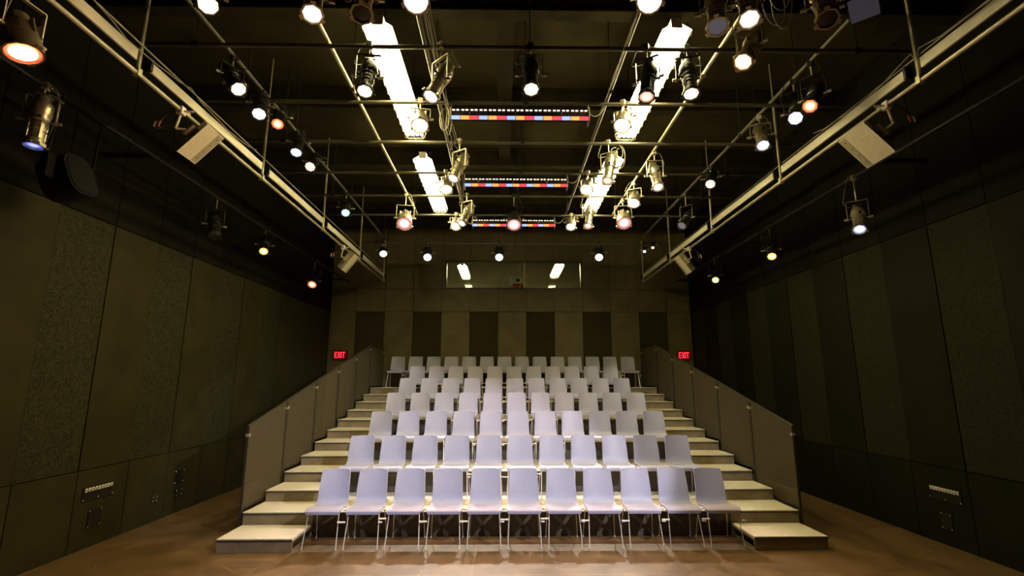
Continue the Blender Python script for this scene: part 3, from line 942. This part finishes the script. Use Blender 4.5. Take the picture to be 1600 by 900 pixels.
# ------------------------------------------------------------------ spotlights
SPOTS = [
    ('P', 'gold', 'fire', 14, (-3.57, 3.301, 4.577), (0.307, -0.03, -0.951), 5.0, 'large stage lamp with a red gel glowing orange, hanging beside the near left rail'),
    ('E', 'silver', 'blue', 1.6, (-4.65, 4.632, 4.614), (0.029, -0.066, -0.997), 5.0, 'silver spotlight with a deep blue lens pointing down beside the left wall'),
    ('E', 'black', 'warm', 40, (-2.593, 3.79, 5.394), (0.37, -0.373, -0.851), 5.72, 'warm white spotlight at the top edge of the frame left of the fluorescent lights'),
    ('E', 'black', 'warm', 25, (-3.12, 5.166, 5.47), (0.553, -0.345, -0.758), 5.72, 'black spotlight with a warm white lens, first of the row above the left rail'),
    ('E', 'black', 'cool', 25, (-3.12, 5.846, 5.545), (0.251, -0.537, -0.805), 5.72, "black spotlight with a cool white lens just above the left rail's second hanger"),
    ('E', 'black', 'fire', 10, (-3.12, 6.363, 5.681), (0.221, -0.586, -0.78), 5.72, 'black spotlight with an orange-red lens next to a cool white one above the left rail'),
    ('E', 'black', 'azure', 25, (-3.12, 7.017, 5.629), (0.127, -0.476, -0.87), 5.72, 'black spotlight with a bright blue-white lens above the left rail'),
    ('E', 'black', 'peach', 14, (-3.12, 7.629, 5.599), (0.115, -0.728, -0.675), 5.72, 'black spotlight with a small peach lens beside the blue-white one, left side'),
    ('E', 'black', 'teal', 7, (-3.12, 9.327, 5.419), (0.266, -0.728, -0.632), 5.72, 'small black spotlight with a pale teal lens near the third left hanger'),
    ('E', 'black', 'orange', 30, (-4.65, 9.363, 4.669), (0.332, -0.681, -0.652), 5.0, 'spotlight glaring orange low on the pipe along the left wall'),
    ('P', 'black', 'white', 5, (-3.219, 12.8, 5.475), (0.252, -0.723, -0.644), 5.72, 'small white-lensed lamp on the far pipe above the left exit sign'),
    ('P', 'black', 'fire', 9, (-4.65, 11.934, 4.479), (0.094, -0.738, -0.668), 5.0, 'small orange-red lamp at the far end of the left wall pipe'),
    ('E', 'black', 'dark', 0, (-4.65, 7.702, 4.531), (0.411, -0.503, -0.76), 5.0, 'unlit dark spotlight hanging from the left wall pipe before the orange lamp'),
    ('E', 'silver', 'white', 12, (-1.661, 3.79, 5.342), (0.154, -0.364, -0.918), 5.72, 'silver spotlight with a bright ribbed white lens at the top left of the grid'),
    ('E', 'gold', 'dark', 0, (-1.229, 3.79, 5.341), (0.088, -0.389, -0.917), 5.72, 'unlit spotlight with a dark round lens just left of the big fluorescent light'),
    ('P', 'silver', 'white', 30, (-0.785, 3.79, 5.385), (0.153, -0.519, -0.841), 5.72, 'white lamp glowing at the top edge above the left cable bundle'),
    ('E', 'black', 'warm', 25, (-1.496, 4.91, 5.326), (0.047, -0.414, -0.909), 5.72, 'black spotlight with a warm lens against the left fluorescent light'),
    ('E', 'silver', 'white', 9, (-0.707, 4.91, 5.288), (-0.303, -0.315, -0.899), 5.72, 'slanted silver spotlight on the near pipe left of the first striplight'),
    ('P', 'silver', 'warm', 35, (-1.115, 6.02, 5.464), (0.085, -0.479, -0.874), 5.72, 'small glowing lamp at the far corner of the near left fluorescent light'),
    ('P', 'silver', 'pink', 5, (-1.95, 9.34, 5.218), (0.087, -0.658, -0.748), 5.72, 'pink-glowing lamp at the end of the left grid pipe'),
    ('E', 'silver', 'white', 5, (-0.695, 7.13, 5.295), (-0.285, -0.403, -0.87), 5.72, 'slanted silver spotlight left of the second striplight'),
    ('P', 'silver', 'warm', 14, (-1.044, 8.27, 5.491), (0.143, -0.497, -0.856), 5.72, 'small warm lamp beside the far left fluorescent light'),
    ('E', 'silver', 'white', 6, (-0.749, 9.37, 5.316), (-0.319, -0.452, -0.833), 5.72, 'slanted silver spotlight left of the third striplight'),
    ('P', 'silver', 'warm', 10, (-1.073, 10.52, 5.528), (0.037, -0.646, -0.762), 5.72, 'short silver can lamp below the slanted spotlight by the third striplight'),
    ('E', 'black', 'warm', 30, (0.284, 4.91, 5.36), (-0.017, -0.434, -0.901), 5.72, 'black spotlight with side knobs hanging alone above the first striplight'),
    ('P', 'black', 'pink', 5, (0.184, 9.37, 5.22), (-0.013, -0.628, -0.778), 5.72, 'pink-glowing lamp in front of the third striplight'),
    ('E', 'black', 'star', 80, (-2.042, 12.8, 5.436), (0.141, -0.813, -0.565), 5.72, 'dazzling white spotlight on the far pipe, nearest the left rail'),
    ('E', 'black', 'star', 80, (-0.141, 12.8, 5.444), (0.011, -0.822, -0.569), 5.72, 'dazzling white spotlight on the far pipe above the booth window mullion'),
    ('E', 'black', 'star', 80, (2.522, 12.8, 5.455), (-0.17, -0.806, -0.567), 5.72, "dazzling white spotlight on the far pipe, beyond the booth window's right end"),
    ('P', 'silver', 'white', 30, (1.276, 3.79, 5.414), (-0.222, -0.503, -0.835), 5.72, 'white lamp glowing at the top edge above the right fluorescent light'),
    ('E', 'silver', 'grey', 0.10, (1.848, 3.79, 5.261), (-0.184, -0.365, -0.913), 5.72, 'silver spotlight with a grey patterned lens at the top right of the grid'),
    ('E', 'silver', 'white', 9, (2.131, 3.79, 5.329), (-0.207, -0.389, -0.898), 5.72, 'silver spotlight with a bright ribbed lens beside the grey-lensed one'),
    ('E', 'gold', 'peach', 22, (2.42, 4.336, 5.289), (-0.499, -0.353, -0.791), 5.72, 'slanted spotlight with a peach-red lens below the ribbed white one'),
    ('E', 'black', 'warm', 25, (2.026, 4.91, 5.347), (-0.101, -0.351, -0.931), 5.72, 'black spotlight with a warm oval lens on the right edge of the fluorescent light'),
    ('E', 'black', 'ember', 5, (1.572, 4.91, 5.315), (-0.197, -0.297, -0.934), 5.72, 'black spotlight silhouetted against the near right fluorescent light'),
    ('P', 'silver', 'warm', 35, (1.574, 6.02, 5.488), (-0.262, -0.44, -0.859), 5.72, 'small glowing lamp at the far corner of the near right fluorescent light'),
    ('E', 'silver', 'ember', 5, (1.607, 7.13, 5.28), (-0.22, -0.381, -0.898), 5.72, 'silver spotlight with a reddish lens over the far right fluorescent light'),
    ('E', 'silver', 'white', 5, (2.42, 7.466, 5.311), (-0.024, -0.47, -0.882), 5.72, 'silver spotlight pointing down on the right grid pipe'),
    ('P', 'silver', 'warm', 30, (2.42, 8.736, 5.435), (-0.266, -0.483, -0.834), 5.72, 'bright round can lamp on the right grid pipe'),
    ('P', 'silver', 'pink', 5, (2.42, 9.636, 5.356), (-0.108, -0.636, -0.764), 5.72, 'pink-glowing lamp at the end of the right grid pipe'),
    ('E', 'silver', 'ember', 5, (1.674, 9.37, 5.283), (-0.178, -0.454, -0.873), 5.72, 'silver spotlight with a reddish lens at the end of the far right fluorescent light'),
    ('P', 'silver', 'white', 7, (1.477, 10.52, 5.549), (-0.128, -0.513, -0.849), 5.72, 'short silver can lamp right of the third striplight'),
    ('P', 'silver', 'warm', 25, (1.478, 8.27, 5.489), (-0.308, -0.548, -0.778), 5.72, 'small glowing lamp beside the far right fluorescent light'),
    ('E', 'gold', 'dark', 0, (2.801, 3.79, 5.324), (-0.235, -0.42, -0.877), 5.72, 'unlit brassy spotlight with an empty colour frame at the top right'),
    ('P', 'black', 'steel', 0.08, (3.165, 3.79, 5.398), (-0.321, -0.365, -0.874), 5.72, 'dim lamp with a square blue-grey gel at the top right edge'),
    ('E', 'black', 'fire', 10, (3.57, 5.158, 5.29), (-0.547, -0.437, -0.714), 5.72, 'black spotlight with an orange oval lens above the right rail'),
    ('E', 'black', 'azure', 25, (3.57, 5.513, 5.312), (-0.46, -0.582, -0.67), 5.72, 'black spotlight with a bright blue-white lens next to the orange oval one'),
    ('E', 'gold', 'azure', 14, (3.57, 6.349, 5.431), (-0.244, -0.538, -0.807), 5.72, 'spotlight showing its barrel and a blue-white lens above the right rail'),
    ('E', 'black', 'peach', 20, (3.57, 8.03, 5.527), (-0.36, -0.641, -0.678), 5.72, 'warm-lensed spotlight over the third hanger of the right rail'),
    ('E', 'black', 'grey', 0.15, (3.57, 9.251, 5.205), (-0.566, -0.461, -0.684), 5.72, 'dim dark spotlight hanging by itself right of the pink lamp'),
    ('E', 'black', 'peach', 12, (3.983, 12.8, 5.682), (-0.285, -0.639, -0.714), 5.72, "orange-lensed lamp on the far pipe near the right rail's end"),
    ('E', 'black', 'azure', 9, (3.744, 12.8, 5.548), (-0.247, -0.785, -0.568), 5.72, 'blue-white lamp on the far pipe next to the orange one'),
    ('E', 'black', 'orange', 30, (5.1, 9.116, 4.541), (-0.372, -0.673, -0.639), 5.0, 'spotlight glaring orange on the pipe along the right wall'),
    ('E', 'black', 'lime', 20, (5.1, 11.652, 4.595), (-0.355, -0.739, -0.573), 5.0, 'spotlight glaring yellow-green at the far end of the right wall pipe'),
    ('E', 'silver', 'azure', 5, (5.1, 6.763, 4.376), (-0.399, -0.499, -0.769), 5.0, 'silver spotlight pointing down with a pale blue lens beside the right wall'),
]



def body_meshes(kind, fin):
    m = {'silver': M_SILVER, 'black': M_BLACK, 'gold': M_GOLD}[fin]
    R = {}
    if kind == 'E':
        R['lamp_housing'] = MB().lathe([(.0, .275), (.05, .275), (.062, .268), (.064, .20), (.088, .19), (.092, .17), (.092, .06), (.084, .05), (.084, .0), (.07, -.012)], 20).box(-.10, .10, -.012, .012, .085, .10).box(-.012, .012, -.10, .10, .12, .135).box(-.055, .055, -.055, .055, .272, .292).mesh('lamp_housing', m)
        b = MB().lathe([(.07, -.01), (.074, -.03), (.074, -.06), (.068, -.062), (.068, -.10), (.076, -.102), (.076, -.115), (.068, -.117), (.068, -.205), (.080, -.215), (.082, -.235), (.082, -.262), (.074, -.262)], 20)
        for a in range(4):
            b.box(.068, .078, -.012, .012, -.20, -.02, Matrix.Rotation(a * pi / 2 + pi / 4, 4, 'Z'))
        R['barrel'] = b.mesh('barrel', m)
        g = MB().lathe([(.082, -.240), (.096, -.246), (.096, -.280), (.080, -.280), (.078, -.264)], 8)
        for a in (0.5, 2.6, 4.71):
            g.box(.084, .112, -.020, .020, -.276, -.264, Matrix.Rotation(a, 4, 'Z'))
        R['gel_frame'] = g.mesh('gel_frame', m)
        for i, a in enumerate((0.3, 1.9, 3.4, 5.0)):
            R['shutter%d' % i] = MB().box(.078, .125, -.014, .014, .012, .016, Matrix.Rotation(a, 4, 'Z')).mesh('shutter', M_BLACK)
    else:
        b = MB().lathe([(.0, .165), (.045, .165), (.058, .155), (.060, .10), (.075, .085), (.098, .0), (.108, -.06), (.112, -.15), (.100, -.152)], 22)
        for a in range(8):
            b.box(.07, .112, -.004, .004, -.02, .09, Matrix.Rotation(a * pi / 4, 4, 'Z'))
        R['lamp_housing'] = b.mesh('lamp_housing', m)
        g = MB().lathe([(.110, -.140), (.118, -.145), (.118, -.172), (.104, -.172), (.102, -.156)], 12)
        for a in (0.5, 2.6, 4.71):
            g.box(.105, .132, -.022, .022, -.168, -.158, Matrix.Rotation(a, 4, 'Z'))
        R['gel_frame'] = g.mesh('gel_frame', m)
    return R


_bodies, _lensmesh = {}, {}
SQUARE = MB().box(-.13, .13, -.13, .13, -.178, -.174)
for si, (kind, fin, ckey, power, piv, d, zp, label) in enumerate(SPOTS):
    if (kind, fin) not in _bodies:
        _bodies[(kind, fin)] = body_meshes(kind, fin)
    d = Vector(d).normalized()
    piv = Vector(piv)
    pan = math.atan2(d.x, -d.y) if abs(d.x) + abs(d.y) > .05 else 0.0
    # local axes: -Z along d, X horizontal
    xax = Vector((cos(pan), sin(pan), 0))
    zax = -d
    xax = (xax - zax * xax.dot(zax)).normalized()
    yax = zax.cross(xax)
    sc = 1.04 if label.startswith('large') else 1.3 if ckey == 'star' or (ckey == 'pink' and piv.y > 9) else 0.56 if 'next to the orange one' in label or 'rail\'s end' in label else 1.0
    R = Matrix((xax, yax, zax)).transposed().to_4x4() @ Matrix.Scale(sc, 4)
    top = Vector((piv.x, piv.y, zp))
    t = empty('hanging_spotlight', top, label, 'stage light', 'stage lights')
    off = piv - top
    Mb = Matrix.Translation(off) @ R
    for nm, me in _bodies[(kind, fin)].items():
        link(nm.rstrip('0123'), me, t, M=Mb)
    lm = lens_mat(ckey, power, .077 if kind == 'E' else .101)
    lk = (kind, ckey, power)
    if lk not in _lensmesh:
        if ckey == 'steel':
            mb = MB().box(-.105, .105, -.105, .105, -.182, -.174)
        elif kind == 'E':
            mb = MB().disc(.077, -.262, 24, dome=.012)
        else:
            mb = MB().disc(.101, -.152, 24, dome=.012)
        _lensmesh[lk] = mb.mesh('lens', lm)
    ln = link('lens', _lensmesh[lk], t, M=Mb)
    if label.startswith('large'):
        rim = MB().lathe([(.098, -.150), (.106, -.150), (.106, -.164), (.098, -.164)], 24).mesh('gel_ring', emit('red_gel_glow', (1.0, .02, .05), 1.2))
        link('gel_ring', rim, t, M=Mb)
        core = MB().disc(.078, -.166, 24, dome=.006).mesh('reflector_glow', emit('hot_lamp_glow', (1.0, .62, .22), 9.0))
        link('reflector_glow', core, t, M=Mb)
    # yoke, stem, clamp
    h = -off.z
    side = .13 * sc
    arm = min(max(.10, h - .12), .26)
    hx = Vector((cos(pan), sin(pan), 0))
    y = MB()
    Ry = Matrix.Translation(off) @ Matrix.Rotation(pan, 4, 'Z')
    for s in (-1, 1):
        y.box(s * side - .004, s * side + .004, -.016, .016, -.02, arm, Ry)
    y.box(-side, side, -.016, .016, arm, arm + .008, Ry)
    y.build('yoke', M_GALV if fin != 'black' else M_BLACK, t)
    if h - arm > .03:
        MB().tube([(off.x, off.y, off.z + arm), (0, 0, .0)], .010, 8).build('stem', M_GALV, t)
    MB().bbox(-.032, .032, -.032, .032, -.045, .035, .006, Matrix.Rotation(pan, 4, 'Z')).tube([(.03, 0, -.02), (.07, 0, -.02)], .008, 6).build('clamp', M_GALV if fin != 'black' else M_BLACK, t)
    for s in (-1, 1):
        MB().tube([(s * side, 0, 0), (s * (side + .045), 0, 0)], .016, 8, M=Ry).tube([(s * (side * .72), 0, 0), (s * side, 0, 0)], .008, 6, M=Ry).build('knob', M_GALV, t)
    rear = Mb @ Vector((0, 0, .27 if kind == 'E' else .16))
    sgn = 1 if si % 2 else -1
    q1 = rear + Vector((sgn * .10, .06, .02))
    q2 = Vector((sgn * .16, .02, off.z * .45))
    pts = [rear, rear + (Mb.to_3x3() @ Vector((0, 0, 1))).normalized() * .06, q1, q1.lerp(q2, .5) + Vector((sgn * .05, 0, -.03)), q2, Vector((sgn * .09, 0, .01)), Vector((0, 0, .03))]
    # smooth the cable
    for _ in range(2):
        n_ = [pts[0]]
        for a, c in zip(pts[:-1], pts[1:]):
            n_ += [a.lerp(c, .25), a.lerp(c, .75)]
        pts = n_ + [pts[-1]]
    MB().tube(pts, .0055, 6).build('power_cable', M_CABLE if fin != 'black' else M_CABLEB, t)
    # the beam itself
    if ckey in ('star', 'pink', 'orange', 'warm', 'azure') and (power >= 20 or ckey == 'pink') and not (piv.x > 3 and ckey == 'azure') and (ckey != 'warm' or kind == 'E'):
        W = {'star': 1100, 'pink': 260, 'orange': 70, 'warm': 60, 'azure': 60}[ckey]
        front = piv + d * ((.275 if kind == 'E' else .17) * sc + .03)
        fl = spot_lamp('beam', (0, 0, 0), d, W, COL[ckey], 46 if ckey == 'star' else 50, 0.5, 0.06)
        fl.parent = t
        fl.location = front - top
    elif piv.x > 2.3 and ckey in ('fire', 'azure', 'peach', 'ember') and 3.0 < piv.y < 9:
        # wide fill added to light the left wall, not aimed along the lens
        front = piv + d * .33
        fl = spot_lamp('beam', (0, 0, 0), (-.86, -.15, -.42), 150, COL[ckey] if ckey != 'azure' else (1.0, .86, .45), 75, 0.6, 0.06)
        fl.parent = t
        fl.location = front - top

# ------------------------------------------------------------------ loudspeakers on the rails
def rail_speaker(xt, zt, xb, zb, y0, wy, depth, s, label, rail_x, far):
    """s=+1: on the left rail, face towards +X and down"""
    top, bot = Vector((xt, 0, zt)), Vector((xb, 0, zb))
    u = (bot - top)
    L = u.length
    u.normalize()
    n = Vector((-u.z * s, 0, u.x * s))
    if n.z > 0:
        n = -n
    t = empty('hanging_loudspeaker', (rail_x, y0 - .06, 5.0), label, 'loudspeaker', 'rail loudspeakers')
    o = Vector((rail_x, y0 - .06, 5.0))
    # columns: u along face, Y, n outwards
    M = Matrix(((u.x, 0, n.x, xt - o.x), (u.y, 1, n.y, y0 - o.y), (u.z, 0, n.z, zt - o.z), (0, 0, 0, 1)))
    b = .10
    poly = [(0, 0), (wy - b, 0), (wy - b, -.008), (wy - b + .006, -.008), (wy - b + .006, 0), (wy, 0), (wy - .05, -depth), (.19, -depth)]   # (Y, n)
    N = len(poly)
    vs_ = [(0, y, z) for y, z in poly] + [(L, y, z) for y, z in poly]
    fs = [tuple(range(N)), tuple(range(N, 2 * N))[::-1]] + [(k, N + k, N + (k + 1) % N, (k + 1) % N) for k in range(N)]
    MB().add(vs_, fs, M).build('cabinet', M_SPK, t)
    y_a, y_b = wy - b + .014, wy - .010
    P = []
    for (uu, yy) in ((.015, y_a), (L - .015, y_a), (L - .015, y_b), (.015, y_b)):
        zz = 0.0
        P.append((uu, yy, zz + .003))
    MB().add(P + [(p[0], p[1], p[2] - .004) for p in P], [(0, 1, 2, 3), (7, 6, 5, 4), (0, 4, 5, 1), (1, 5, 6, 2), (2, 6, 7, 3), (3, 7, 4, 0)], M).build('port_strip', M_SPKG, t)
    sc_ = MB()
    for i in range(4):
        uu = L * (.15 + .23 * i)
        sc_.box(uu - .006, uu + .006, wy - b * .6 - .006, wy - b * .6 + .006, .003, .006, M)
    sc_.build('screw', M_BLACK, t)
    # clamp on the rail, drop arm and bracket plate
    MB().bbox(-.035, .035, -.04, .04, -.055, .04, .006).tube([(s * .03, 0, -.01), (s * .12, .03, .0)], .012, 8).tube([(-s * .0, -.06, .02), (s * .02, .12, .02)], .010, 8).build('clamp', M_WHITEP, t)
    pa = Vector((0, -.0, -.04))
    pb = Vector((-s * .03, -.01, -.22))
    MB().tube([pa, pb], .014, 8).build('drop_arm', M_SPK, t)
    pl = M @ Vector((L * .45, -.006, -depth * .5))
    MB().box(L * .25, L * .58, -.02, .10, -depth * .50, -depth * .42, M).tube([pb, pl], .014, 8).build('bracket_plate', M_SPKG, t)
    for k in (0, 1):
        e = M @ Vector((L * (.62 + .1 * k), .0, -depth - .02))
        c1 = Vector((-s * (.18 + .05 * k), -.04, -.14))
        pts = [Vector((-s * .02, -.02, 0)), Vector((-s * .12, -.03, -.04)), c1, c1 + Vector((-s * .02, 0, -.10)), e + Vector((-s * .06, -.03, .01)), e]
        for _ in range(2):
            n_ = [pts[0]]
            for a, c in zip(pts[:-1], pts[1:]):
                n_ += [a.lerp(c, .25), a.lerp(c, .75)]
            pts = n_ + [pts[-1]]
        w = MB().tube(pts, .007, 6).build('speaker_cable', M_CABLEB, t)
        mid = len(pts) // 2
        MB().tube(pts[mid - 2:mid + 2], .0105, 8).build('cable_sleeve', M_ORANGE if k == 0 else M_WHITEP, w)
    return t


rail_speaker(-3.30, 4.87, -3.60, 4.545, 5.13, .33, .22, 1, 'large beige loudspeaker tilted down from the near part of the left rail', -3.57, False)
rail_speaker(3.90, 4.82, 4.20, 4.49, 4.90, .43, .22, -1, 'large beige loudspeaker tilted down from the near part of the right rail', 4.13, False)
rail_speaker(-3.32, 4.86, -3.60, 4.50, 10.75, .34, .22, 1, 'small-looking beige loudspeaker near the far end of the left rail', -3.57, True)
rail_speaker(3.90, 4.86, 4.18, 4.48, 10.75, .34, .22, -1, 'beige loudspeaker near the far end of the right rail, half in shadow', 4.13, True)

# big dark loudspeaker on the left wall pipe
t = empty('hanging_loudspeaker', (-4.65, 5.1, 5.0), 'big black loudspeaker hanging in the dark by the left wall', 'loudspeaker')
Mk = Matrix.Translation((-.05, 0, -.80)) @ Matrix.Rotation(radians(-18), 4, 'Y') @ Matrix.Rotation(radians(8), 4, 'X')
oc = [(-.19, -.12), (-.15, -.19), (-.09, -.23), (.09, -.23), (.15, -.19), (.19, -.12), (.19, .12), (.15, .19), (.09, .23), (-.09, .23), (-.15, .19), (-.19, .12)]
MB().prism(oc, -.15, .15, Mk).build('cabinet', M_BLACKR, t)
MB().prism([(p[0] * .86, p[1] * .86) for p in oc], .15, .158, Mk).build('grille', M_BLACKR, t)
MB().tube([(0, -.26, 0), (-.05, -.28, -.62)], .016, 8).tube([(0, .26, 0), (-.05, .28, -.62)], .016, 8).box(-.03, .03, -.3, .3, -.03, .03).box(-.09, -.01, -.3, -.21, -.88, -.62).box(-.09, -.01, .21, .3, -.88, -.62).build('bracket', M_BLACKR, t)
MB().tube(droop((-.1, -.25, -.1), (-.2, -.2, -.7), .1, 8), .009, 6).tube(droop((0, -.28, -.1), (-.1, -.3, -.6), .1, 8), .009, 6).build('speaker_cable', M_CABLEB, t)

# ------------------------------------------------------------------ loose cable bundles on the grid
def cable(name, paths, m, label, r=.0055):
    mb = MB()
    for p in paths:
        mb.tube(p, r, 6)
    o = mb.build(name, m)
    return tag(o, label, 'cable', 'grid cables')


z_ = ZG + .04
cable('hanging_cable_bundle', [droop((-.84 + .03 * i, 2.2 + .7 * i, z_), (-.80 + .03 * i, 6.1 + .5 * i, z_ - .05), .06 + .03 * i, 14, .015, i) for i in range(4)], M_CABLE, 'bundle of grey cables running beside the pipe left of the striplights')
cable('hanging_cable_bundle', [droop((-.86 + .05 * i, 6.05 + .1 * i, z_), (-.78 + .03 * i, 8.2 + .1 * i, z_ - .06), .25 - .05 * i, 14, .02, 10 + i) for i in range(3)], M_CABLE, 'drooping cables behind the slanted spotlight at the first striplight')
cable('hanging_cable_bundle', [droop((-.86 + .04 * i, 8.3, z_), (-.85 + .03 * i, 10.5, z_ - .05), .22 + .06 * i, 14, .02, 20 + i) for i in range(3)], M_CABLE, 'drooping cables beside the far left fluorescent light')
cable('hanging_cable_bundle', [droop((1.33 - .02 * i, 2.2, z_), (1.34 - .02 * i, 6.0 + .3 * i, z_ - .02), .05 + .03 * i, 14, .008, 30 + i) for i in range(2)], M_CABLE, 'pair of thin cables along the pipe right of the striplights')


def loop(c, rx, rz, yaw, turns, seed):
    rr = random.Random(seed)
    pts = []
    n = int(16 * turns)
    for i in range(n + 1):
        a = 2 * pi * i / 16
        k = 1 + .12 * sin(a * .7 + seed)
        x = rx * k * sin(a)
        z = -rz * k * (1 - cos(a))
        pts.append(Vector((c[0] + x * cos(yaw), c[1] + x * sin(yaw) + .006 * i, c[2] + z)))
    return pts


for i, (c, rx, rz, lab) in enumerate([((-2.05, 3.79, 5.67), .14, .11, 'grey cable looped from the nearest cross pipe, left of the ribbed spotlight'), ((-1.42, 3.79, 5.67), .12, .13, 'grey cable loop between the two top left spotlights'),
                                      ((2.45, 3.80, 5.67), .10, .20, 'long grey cable loop hanging right of the ribbed spotlight'), ((1.75, 7.13, 5.68), .10, .13, 'small cable loop beside the reddish spotlight on the right'),
                                      ((-.72, 10.50, 5.68), .10, .09, 'coiled cable end on the pipe of the third striplight'), ((-.80, 6.02, 5.67), .06, .16, 'cables tied at the left end of the first striplight')]):
    cable('hanging_cable_loop', [loop(c, rx, rz, .2, 1.0 + .4 * (i % 3), i), loop((c[0] + .05, c[1] + .03, c[2]), rx * .7, rz * 1.25, -.3, 1.0, i + 40)], M_CABLE, lab, .0055)

# ------------------------------------------------------------------ exit signs
E_EXIT = emit('red_exit_glow', (1.0, 0.03, 0.05), 2.2)
E_EXITB = emit('dim_red_face', (1.0, 0.02, 0.03), 0.05)
for x, side in ((-4.88, 'left'), (5.40, 'right')):
    t = empty('exit_sign', (x, YB, 2.86), 'red glowing EXIT sign on the back wall beyond the %s railing' % side, 'exit sign')
    MB().bbox(-.21, .21, -.06, -.001, -.14, .14, .008).build('housing', M_BLACK, t)
    MB().box(-.19, .19, -.064, -.0605, -.12, .12).build('face', E_EXITB, t)
    l = MB()
    y0, y1 = -.072, -.0645
    zb, zt, th = -.085, .085, .020

    def bar(p, q, w):
        (xa, za), (xb, zb_) = p, q
        dx, dz = xb - xa, zb_ - za
        k = math.hypot(dx, dz)
        nx, nz = -dz / k * w / 2, dx / k * w / 2
        P = [(xa + nx, za + nz), (xb + nx, zb_ + nz), (xb - nx, zb_ - nz), (xa - nx, za - nz)]
        l.add([(a, y0, c) for a, c in P] + [(a, y1, c) for a, c in P], [(0, 1, 2, 3), (7, 6, 5, 4), (0, 4, 5, 1), (1, 5, 6, 2), (2, 6, 7, 3), (3, 7, 4, 0)])
    bar((-.145, zb), (-.145, zt), th)
    for zz in (zb + th / 2, 0, zt - th / 2):
        bar((-.145, zz), (-.078, zz), th)
    bar((-.060, zb), (.012, zt), th)
    bar((.012, zb), (-.060, zt), th)
    bar((.040, zb), (.040, zt), th)
    bar((.105, zb), (.105, zt - th), th)
    bar((.065, zt - th / 2), (.150, zt - th / 2), th)
    l.build('lettering', E_EXIT, t)

# ------------------------------------------------------------------ connector plates on the side walls
def plate(x, y0, y1, z0, z1, s, label, jacks, name='connector_plate', cat='wall plate'):
    t = empty(name, (x, (y0 + y1) / 2, (z0 + z1) / 2), label, cat)
    a, b_, c, d_ = -(y1 - y0) / 2, (y1 - y0) / 2, -(z1 - z0) / 2, (z1 - z0) / 2
    MB().box(min(0, s * .012), max(0, s * .012), a, b_, c, d_).build('plate', M_BLACK, t)
    xx = s * .012
    for i in range(jacks):
        w = (b_ - a - .04) / jacks
        ya = a + .02 + i * w
        j = MB().box(min(xx, xx + s * .006), max(xx, xx + s * .006), ya + w * .18, ya + w * .82, d_ * .35, d_ * .85).build('jack', M_TAPE, t)
        MB().box(min(xx + s * .006, xx + s * .008), max(xx + s * .006, xx + s * .008), ya + w * .36, ya + w * .64, d_ * .45, d_ * .66).build('socket_hole', M_BLACKR, j)
    sc_ = MB()
    for yy in (a + .012, b_ - .012) + ((0,) if jacks else ()):
        for zz in ((c + .014, d_ - .014) if not jacks else (c + .02,)):
            sc_.box(min(xx, xx + s * .004), max(xx, xx + s * .004), yy - .006, yy + .006, zz - .006, zz + .006)
    sc_.build('screw', M_TAPE, t)
    return t


plate(XL, 6.66, 7.16, .58, .75, 1, 'black connector plate with a row of white jacks on the left wall', 9)
plate(XL, 6.80, 7.01, .24, .46, 1, 'square black blank plate below the jack plate on the left wall', 0)
plate(XL, 7.98, 8.08, .29, .37, 1, 'tiny black outlet low on the left wall, nearest the railing floor edge', 0, 'wall_outlet', 'outlet')
plate(XL, 8.45, 8.68, .46, .66, 1, 'dark square box on the left wall close to the railing', 0, 'wall_outlet', 'outlet')
plate(XL, 8.52, 8.68, .26, .36, 1, 'small dark outlet below the square box on the left wall', 0, 'wall_outlet', 'outlet')
plate(XR, 6.47, 6.95, .55, .72, -1, 'black connector plate with a row of white jacks on the right wall', 10)
plate(XR, 6.66, 6.82, .20, .40, -1, 'square black blank plate below the jacks on the right wall', 0)

# ------------------------------------------------------------------ things in the booth
t = empty('booth_counter', (0.2, 15.65, 4.40), 'dark counter under the booth window', 'counter')
MB().box(-1.9, 2.1, -.3, .25, .44, .48).build('counter_top', M_BOOTH, t)
for x in (-1.7, 1.9):
    MB().box(x - .03, x + .03, -.2, .2, 0, .439).build('leg', M_BLACK, t)
t = empty('cardboard_carton', (0.46, 15.62, 4.88), 'red box with a white label behind the booth window', 'box')
MB().bbox(-.19, .15, -.12, .2, 0, .27, .006).build('box_body', M_RED, t)
MB().box(-.16, .12, -.1225, -.1195, .03, .13).build('paper_label', M_TAPE, t)
t = empty('projector', (0.38, 15.62, 5.15), 'white projector with a round dark lens on the red box in the booth', 'projector')
MB().bbox(-.21, .17, -.12, .2, 0, .22, .015).build('body', M_WHITEP, t)
MB().lathe([(.0, -.14), (.045, -.14), (.055, -.12), (.055, .02)], 18, Matrix.Translation((.05, -.12, .11)) @ Matrix.Rotation(-pi / 2, 4, 'X') @ Matrix.Translation((0, 0, .12))).build('projector_lens', M_BLACK, t)
